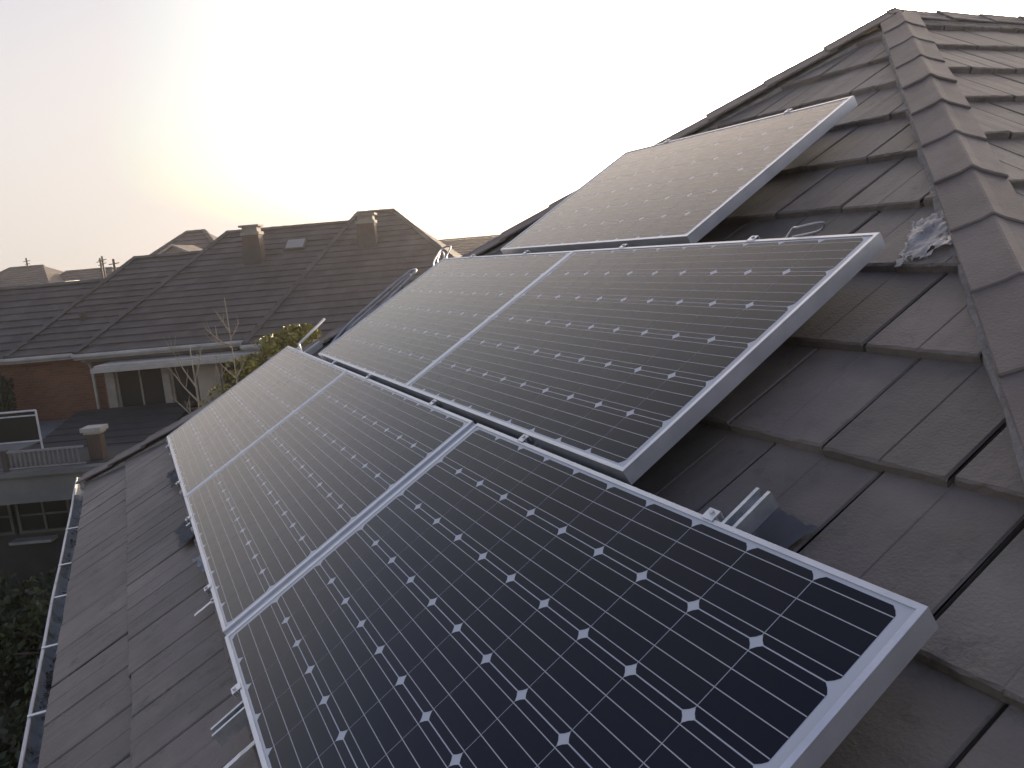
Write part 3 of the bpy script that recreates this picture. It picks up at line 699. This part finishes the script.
# distant houses
def far_house(label, a, b, wid, dep, ze, zr, rw, gable=False):
    h = nthing('distant_house', label, 'house', a, b, GZ, 'houses far behind the grey roofs')
    hip_roof(h, a-wid/2, a+wid/2, b-dep/2, ze, b, zr, a-rw/2, a+rw/2, M['tile_dist'], first=.4)
    b_ = BM(); box(b_, (a-wid/2+.4,b-dep/2+.4,GZ), (a+wid/2-.4,b+dep/2-.4,ze-.05), NB); newobj('wall', b_, M['render'], h)
    if gable:
        ga, gz, gb = gable
        b_ = BM(); W2 = 1.05; H2_ = .52
        for s_ in (-1, 1):
            quad(b_, [(ga,gb-1.0,gz+H2_),(ga+s_*W2,gb-1.0,gz),(ga+s_*W2,gb+1.2,gz),(ga,gb+1.2,gz+H2_)], 0, NB)
        rf = newobj('gable_roof', b_, M['tile_dist'], h)
        b_ = BM()
        for s_ in (-1, 1):
            vv = [N_(ga,gb-1.05,gz+H2_+.04), N_(ga+s_*(W2+.1),gb-1.05,gz-.04), N_(ga+s_*(W2+.1),gb-1.05,gz-.13), N_(ga,gb-1.05,gz+H2_-.05)]
            v2 = [p + (NB.to_3x3() @ Vector((0,.06,0))) for p in vv]
            x1 = [b_.verts.new(p) for p in vv]; x2 = [b_.verts.new(p) for p in v2]
            b_.faces.new(x1); b_.faces.new(x2[::-1])
            for k in range(4): b_.faces.new((x1[k], x1[(k+1)%4], x2[(k+1)%4], x2[k]))
        recalc(b_); newobj('barge_board', b_, M['white'], rf)
        b_ = BM(); b_.faces.new([b_.verts.new(N_(ga-W2,gb-.85,gz-.02)), b_.verts.new(N_(ga+W2,gb-.85,gz-.02)), b_.verts.new(N_(ga,gb-.85,gz+H2_-.06))]); newobj('gable_wall', b_, M['render'], rf)
    return h
far_house('distant house with the peaked roof and small white-edged gable', -13.75, 38, 8.4, 11, -.4, 2.80, .85, gable=(-12.95, 1.62, 34.0))
far_house('distant house with dark flat-topped roof at the far left', -34.2, 60, 8.6, 10, .2, 2.36, 2.4)
far_house('distant low house beside the antenna poles', -30.0, 60.5, 7, 9, -.3, 1.78, 3.4)
far_house('distant brown-roofed house between the antenna poles and the gabled house', -26.2, 61, 8, 9, -.2, 1.70, 4.2)
far_house('distant roof far right, seen in the notch left of our hip', -1.2, 45, 12, 10, -.3, 1.50, 5.0)
far_house('distant low roof at the left picture edge', -44, 66, 12, 10, -.4, 1.5, 5.0)
# pale flat canopy between distant roofs
ws = nthing('white_canopy', 'pale flat canopy in front of the dark distant roof', 'canopy', -24.5, 45, GZ)
b_ = BM(); box(b_, (-24.9,43.5,1.02), (-22.9,45.0,1.10), NB); newobj('canopy_roof', b_, M['white'], ws)
for x in (-24.7,-23.1):
    b_ = BM(); box(b_, (x-.06,43.7,GZ), (x+.06,43.82,1.02), NB); newobj('post', b_, M['white'], ws)
for a_, b0_, zt, lb in ((-34.1,60,3.0,'short mast on top of the dark flat-topped distant roof'),(-25.0,52,2.35,'left antenna pole of the pair beyond the grey roofs'),(-23.9,50,2.4,'taller antenna pole of the pair beyond the grey roofs'),(-18.6,40,1.95,'thin pole left of the distant gabled house')):
    an = nthing('antenna_pole', lb, 'antenna', a_, b0_, 0, 'antenna poles on the skyline')
    b_ = BM(); tube(b_, [N_(a_,b0_,0), N_(a_,b0_,zt)], .06, 6); newobj('pole', b_, M['lead'], an)
    b_ = BM(); tube(b_, [N_(a_-.25,b0_,zt-.25), N_(a_+.25,b0_,zt-.2)], .025, 6); tube(b_, [N_(a_-.15,b0_,zt-.45), N_(a_+.2,b0_,zt-.42)], .025, 6); newobj('antenna_bar', b_, M['lead'], an)

# ------------------------------------------------------------------ terrace, lean-to, railing
an = nthing('lean_to', 'dark slate lean-to roof behind the balcony railing', 'lean-to', -10, 19, GZ)
b_ = BM()
for r in range(8):
    t0, t1 = r/8, (r+1)/8; b0 = 17.6+3.3*t0; b1 = 17.6+3.3*t1; z0 = -2.85+.6*t0; z1 = -2.85+.6*t1
    quad(b_, [(-11.25,b0,z0+.02),(-8.2,b0,z0+.02),(-8.2,b1,z1),(-11.25,b1,z1)], 0, NB); quad(b_, [(-11.25,b0,z0),(-8.2,b0,z0),(-8.2,b0,z0+.02),(-11.25,b0,z0+.02)], 0, NB)
newobj('roof', b_, M['darkroof'], an)
b_ = BM(); box(b_, (-11.2,17.8,GZ), (-8.3,20.9,-2.88), NB); newobj('wall', b_, M['grey'], an)
gl = nthing('glass_screen', 'pale-framed glass screen at the left edge under the brick wall', 'glass screen', -12, 17.4, GZ)
b_ = BM(); box(b_, (-14.5,17.36,-2.26), (-10.28,17.38,-1.62), NB); newobj('glazing', b_, M['glass'], gl)
b_ = BM()
for p, q in (((-14.5,17.37,-1.60),(-10.27,17.37,-1.60)),((-14.5,17.37,-1.70),(-10.27,17.37,-1.70)),((-14.5,17.37,-2.26),(-10.27,17.37,-2.26)),((-10.27,17.37,-2.75),(-10.27,17.37,-1.60)),((-12.3,17.37,-2.75),(-12.3,17.37,-1.60)),((-14.3,17.37,-2.75),(-14.3,17.37,-1.60))):
    tube(b_, [p, q], .022, 6, NB)
newobj('screen_frame', b_, M['pvc'], gl)
b_ = BM(); box(b_, (-15,17.6,GZ), (-11.3,21.9,-2.6), NB); newobj('wall', b_, M['grey'], gl)
te = nthing('terrace_block', 'grey terrace block with dark window band at the left edge', 'terrace', -11, 16.5, GZ)
b_ = BM(); box(b_, (-15,16.0,-2.72), (-7.0,17.75,-2.62), NB); box(b_, (-15,16.12,-3.3), (-7.0,17.75,-2.72), NB); newobj('slab', b_, M['grey'], te)
b_ = BM(); box(b_, (-14.9,16.26,-2.617), (-7.05,17.7,-2.605), NB); newobj('terrace_floor', b_, M['darkroof'], te)
b_ = BM(); box(b_, (-15,16.9,GZ), (-7.0,17.7,-3.3), NB); newobj('wall', b_, M['darkroof'], te)
window(te, -13.2, -10.85, -4.15, -3.36, 16.88, 3, .06, fm='frame_dark', transom=-3.75)
window(te, -10.75, -9.6, -4.15, -3.36, 16.88, 1, .06, fm='frame_dark', transom=-3.75)
b_ = BM(); box(b_, (-9.5,16.8,-5.2), (-9.1,16.89,-3.36), NB); newobj('door', b_, M['wood'], te)
b_ = BM(); box(b_, (-10.9,16.6,-4.32), (-10.0,16.88,-4.26), NB); newobj('sill', b_, M['fascia'], te)
ra = nthing('balcony_railing', 'grey balcony railing of thin upright bars on the terrace', 'railing', -11, 16.2, -2.62)
b_ = BM(); box(b_, (-15,16.15,-2.25), (-8.75,16.20,-2.21), NB); box(b_, (-15,16.155,-2.585), (-8.75,16.195,-2.56), NB); newobj('handrail', b_, M['fascia'], ra)
x = -12.9; pr = None
while x < -8.8:
    if pr is None:
        b_ = BM(); box(b_, (x-.016,16.16,-2.56), (x+.016,16.19,-2.25), NB); pr = newobj('baluster', b_, M['grey'], ra)
    else:
        c = pr.copy(); C.objects.link(c); c.parent = ra; c.location = (x+12.9, 0, 0)
    x += .098
for x in (-10.35,-12.4):
    b_ = BM(); box(b_, (x-.05,16.12,-2.62), (x+.05,16.23,-2.18), NB); newobj('post', b_, M['lead'], ra)
pi_ = nthing('terrace_pillar', 'brown pillar with pale stepped cap at the end of the balcony railing', 'pillar', -8.97, 16.8, -2.6)
b_ = BM(); box(b_, (-8.83,16.5,-2.62), (-8.55,16.70,-2.06), NB); newobj('shaft', b_, M['pillar'], pi_)
b_ = BM(); box(b_, (-8.86,16.46,-2.06), (-8.52,16.74,-2.01), NB); box(b_, (-8.90,16.42,-2.01), (-8.48,16.78,-1.92), NB); newobj('pillar_cap', b_, M['white'], pi_)

# ------------------------------------------------------------------ plants
def leaves(bm, c, rad, n, size, rg, gaps=.25):
    from mathutils import noise
    k = 0; tries = 0
    while k < n and tries < n*6:
        tries += 1
        d = Vector((rg.gauss(0,1), rg.gauss(0,1), rg.gauss(0,1))).normalized(); r = rg.random()**.45
        p = Vector((d.x*rad[0]*r, d.y*rad[1]*r, d.z*rad[2]*r))
        q = p*(2.4/max(rad)) + c
        if noise.noise(q) < gaps-.35: continue
        if r > .75 and noise.noise(q*1.7+Vector((5,5,5))) < 0: continue
        s = size*rg.uniform(.6,1.4)
        a = Vector((rg.gauss(0,1), rg.gauss(0,1), rg.gauss(0,.6))).normalized(); b = a.orthogonal().normalized()
        rot = Matrix.Rotation(rg.uniform(0,6.28), 3, a); b = rot @ b; e = a.cross(b)
        cc = c+p
        bm.faces.new([bm.verts.new(cc+b*s), bm.verts.new(cc+e*s*.5), bm.verts.new(cc-b*s), bm.verts.new(cc-e*s*.5)])
        k += 1
def tree(name, label, cat, a, b, zbase, blobs, leafm, n, size, seed, group=None):
    rg = random.Random(seed); t = nthing(name, label, cat, a, b, zbase, group)
    bm = BM(); top = N_(*blobs[0][0])
    base = N_(a, b, zbase); mid = (base+top)/2 + Vector((rg.uniform(-.2,.2), rg.uniform(-.2,.2), 0))
    tube(bm, [base, mid, top], [.13,.09,.04], 8)
    for (c, r) in blobs:
        e = N_(*c); 
        for q in range(4):
            d = Vector((rg.uniform(-1,1)*r[0], rg.uniform(-1,1)*r[1], rg.uniform(-.3,1)*r[2]))*.7
            tube(bm, [mid, (mid+e)/2+d*.2, e+d], [.05,.03,.01], 5)
    newobj('trunk', bm, M['bark_dark'], t)
    bm = BM()
    for (c, r) in blobs: leaves(bm, N_(*c), r, n, size, rg)
    newobj('crown', bm, leafm, t); return t
tree('shrub_tree', 'yellow-green leafy treetop poking up behind the far corner of the lowest panel', 'tree', -4.7, 16.5, GZ,
     [((-4.75,16.6,-.62),(.55,.5,.28)),((-4.3,16.8,-.42),(.42,.5,.22)),((-5.3,16.4,-1.0),(.45,.5,.3)),((-5.9,16.5,-1.75),(.5,.5,.5)),((-5.2,16.6,-1.6),(.7,.6,.6))], M['leaf_y'], 1300, .045, 5)
tree('garden_shrub', 'tall dark green shrub against the wall at the left edge', 'shrub', -13.5, 20.9, GZ,
     [((-13.5,21.2,-1.75),(.5,.5,.75)),((-13.9,20.6,-2.6),(.7,.5,.8)),((-13.2,20.9,-3.8),(.9,.6,1.0))], M['leaf'], 1500, .07, 8)
gg = 'dark garden shrubs below the gutter'
for i, (a, b, z, r, lb) in enumerate(((-8.6,14.2,-5.2,1.3,'dark shrub below the terrace window at the left edge'),(-6.9,11.6,-5.6,1.2,'dark rounded shrub in the garden right of the lawn, half under the gutter'),
        (-9.2,11.4,-5.9,1.1,'dark shrub nearer than the terrace, at the left edge'),(-5.8,9.0,-5.9,.9,'lowest dark shrub, near the bottom left corner'),(-10.6,14.8,-5.3,1.3,'dark shrub farthest left below the terrace slab'))):
    tree('garden_shrub', lb, 'shrub', a, b, GZ, [((a,b,z),(r,r,r*.9)),((a+.5*r,b-.3,z-.35*r),(r*.7,r*.7,r*.7)),((a-.5*r,b+.3,z-.3*r),(r*.7,r*.7,r*.6))], M['leaf'], 2200, .075, 20+i, gg)
# bare saplings in front of the neighbour's windows
def sapling(label, a, b, ztop, seed, forks):
    rg = random.Random(seed); t = nthing('bare_tree', label, 'tree', a, b, GZ, 'leafless saplings in front of the bay windows')
    bm = BM(); st = [N_(a, b, GZ)]
    for k in range(1, 6): st.append(N_(a+rg.uniform(-.04,.04), b+rg.uniform(-.04,.04), GZ+(ztop-GZ)*k/5))
    tube(bm, smooth(st, 4), [max(.008, .045*(1-i/21)) for i in range(21)], 6); newobj('trunk', bm, M['bark'], t)
    bm = BM()
    for (z, da, dz, L) in forks:
        p0 = N_(a, b, z); dirv = NB.to_3x3() @ Vector((da, rg.uniform(-.4,.4), dz)).normalized()
        p1 = p0 + dirv*L*.5 + zup*.05*L; p2 = p0 + dirv*L + zup*.22*L
        tube(bm, [p0, p1, p2], [.018,.012,.005], 5)
        for q in range(4):
            s = rg.uniform(.35,.95); o_ = p0.lerp(p2, s); dd = (dirv*.4 + Vector((rg.uniform(-.6,.6), rg.uniform(-.6,.6), rg.uniform(.2,1)))).normalized()
            tube(bm, [o_, o_+dd*L*.22, o_+dd*L*.4+zup*.03], [.008,.006,.003], 4)
    newobj('branch', bm, M['bark'], t); return t
sapling('pale leafless sapling forking in front of the bay windows, the left one', -5.55, 14.3, -.25, 3, [(-1.25,-1,.9,.75),(-1.25,1,.7,.6),(-1.0,-.6,1,.7),(-.8,.5,1,.45),(-1.6,-.9,.6,.6),(-1.7,.8,.5,.4)])
sapling('pale thin upright leafless sapling, the right one before the gutter step', -4.95, 14.6, .55, 6, [(-.35,-1,.7,.5),(-.2,.8,.9,.3),(-.05,-.5,1,.35),(-.9,-.8,.9,.45),(-.9,.7,.9,.3),(-.3,-1,.2,.35)])

# ------------------------------------------------------------------ evening haze
bm = BM(); box(bm, (-3100,-3100,GZ-1), (3100,3100,4.2))
hz_m = bpy.data.materials.new('haze'); hz_m.use_nodes = True; t_ = hz_m.node_tree; t_.nodes.clear()
ho = t_.nodes.new('ShaderNodeOutputMaterial'); pv_ = t_.nodes.new('ShaderNodeVolumePrincipled')
pv_.inputs['Color'].default_value = (.95,.90,.86,1); pv_.inputs['Density'].default_value = 0.0017; pv_.inputs['Anisotropy'].default_value = 0.8
t_.links.new(pv_.outputs[0], ho.inputs['Volume'])
o = newobj('haze', bm, hz_m); o['kind'] = 'stuff'; tag(o, 'thin warm evening haze filling the air around the roofs', 'haze')
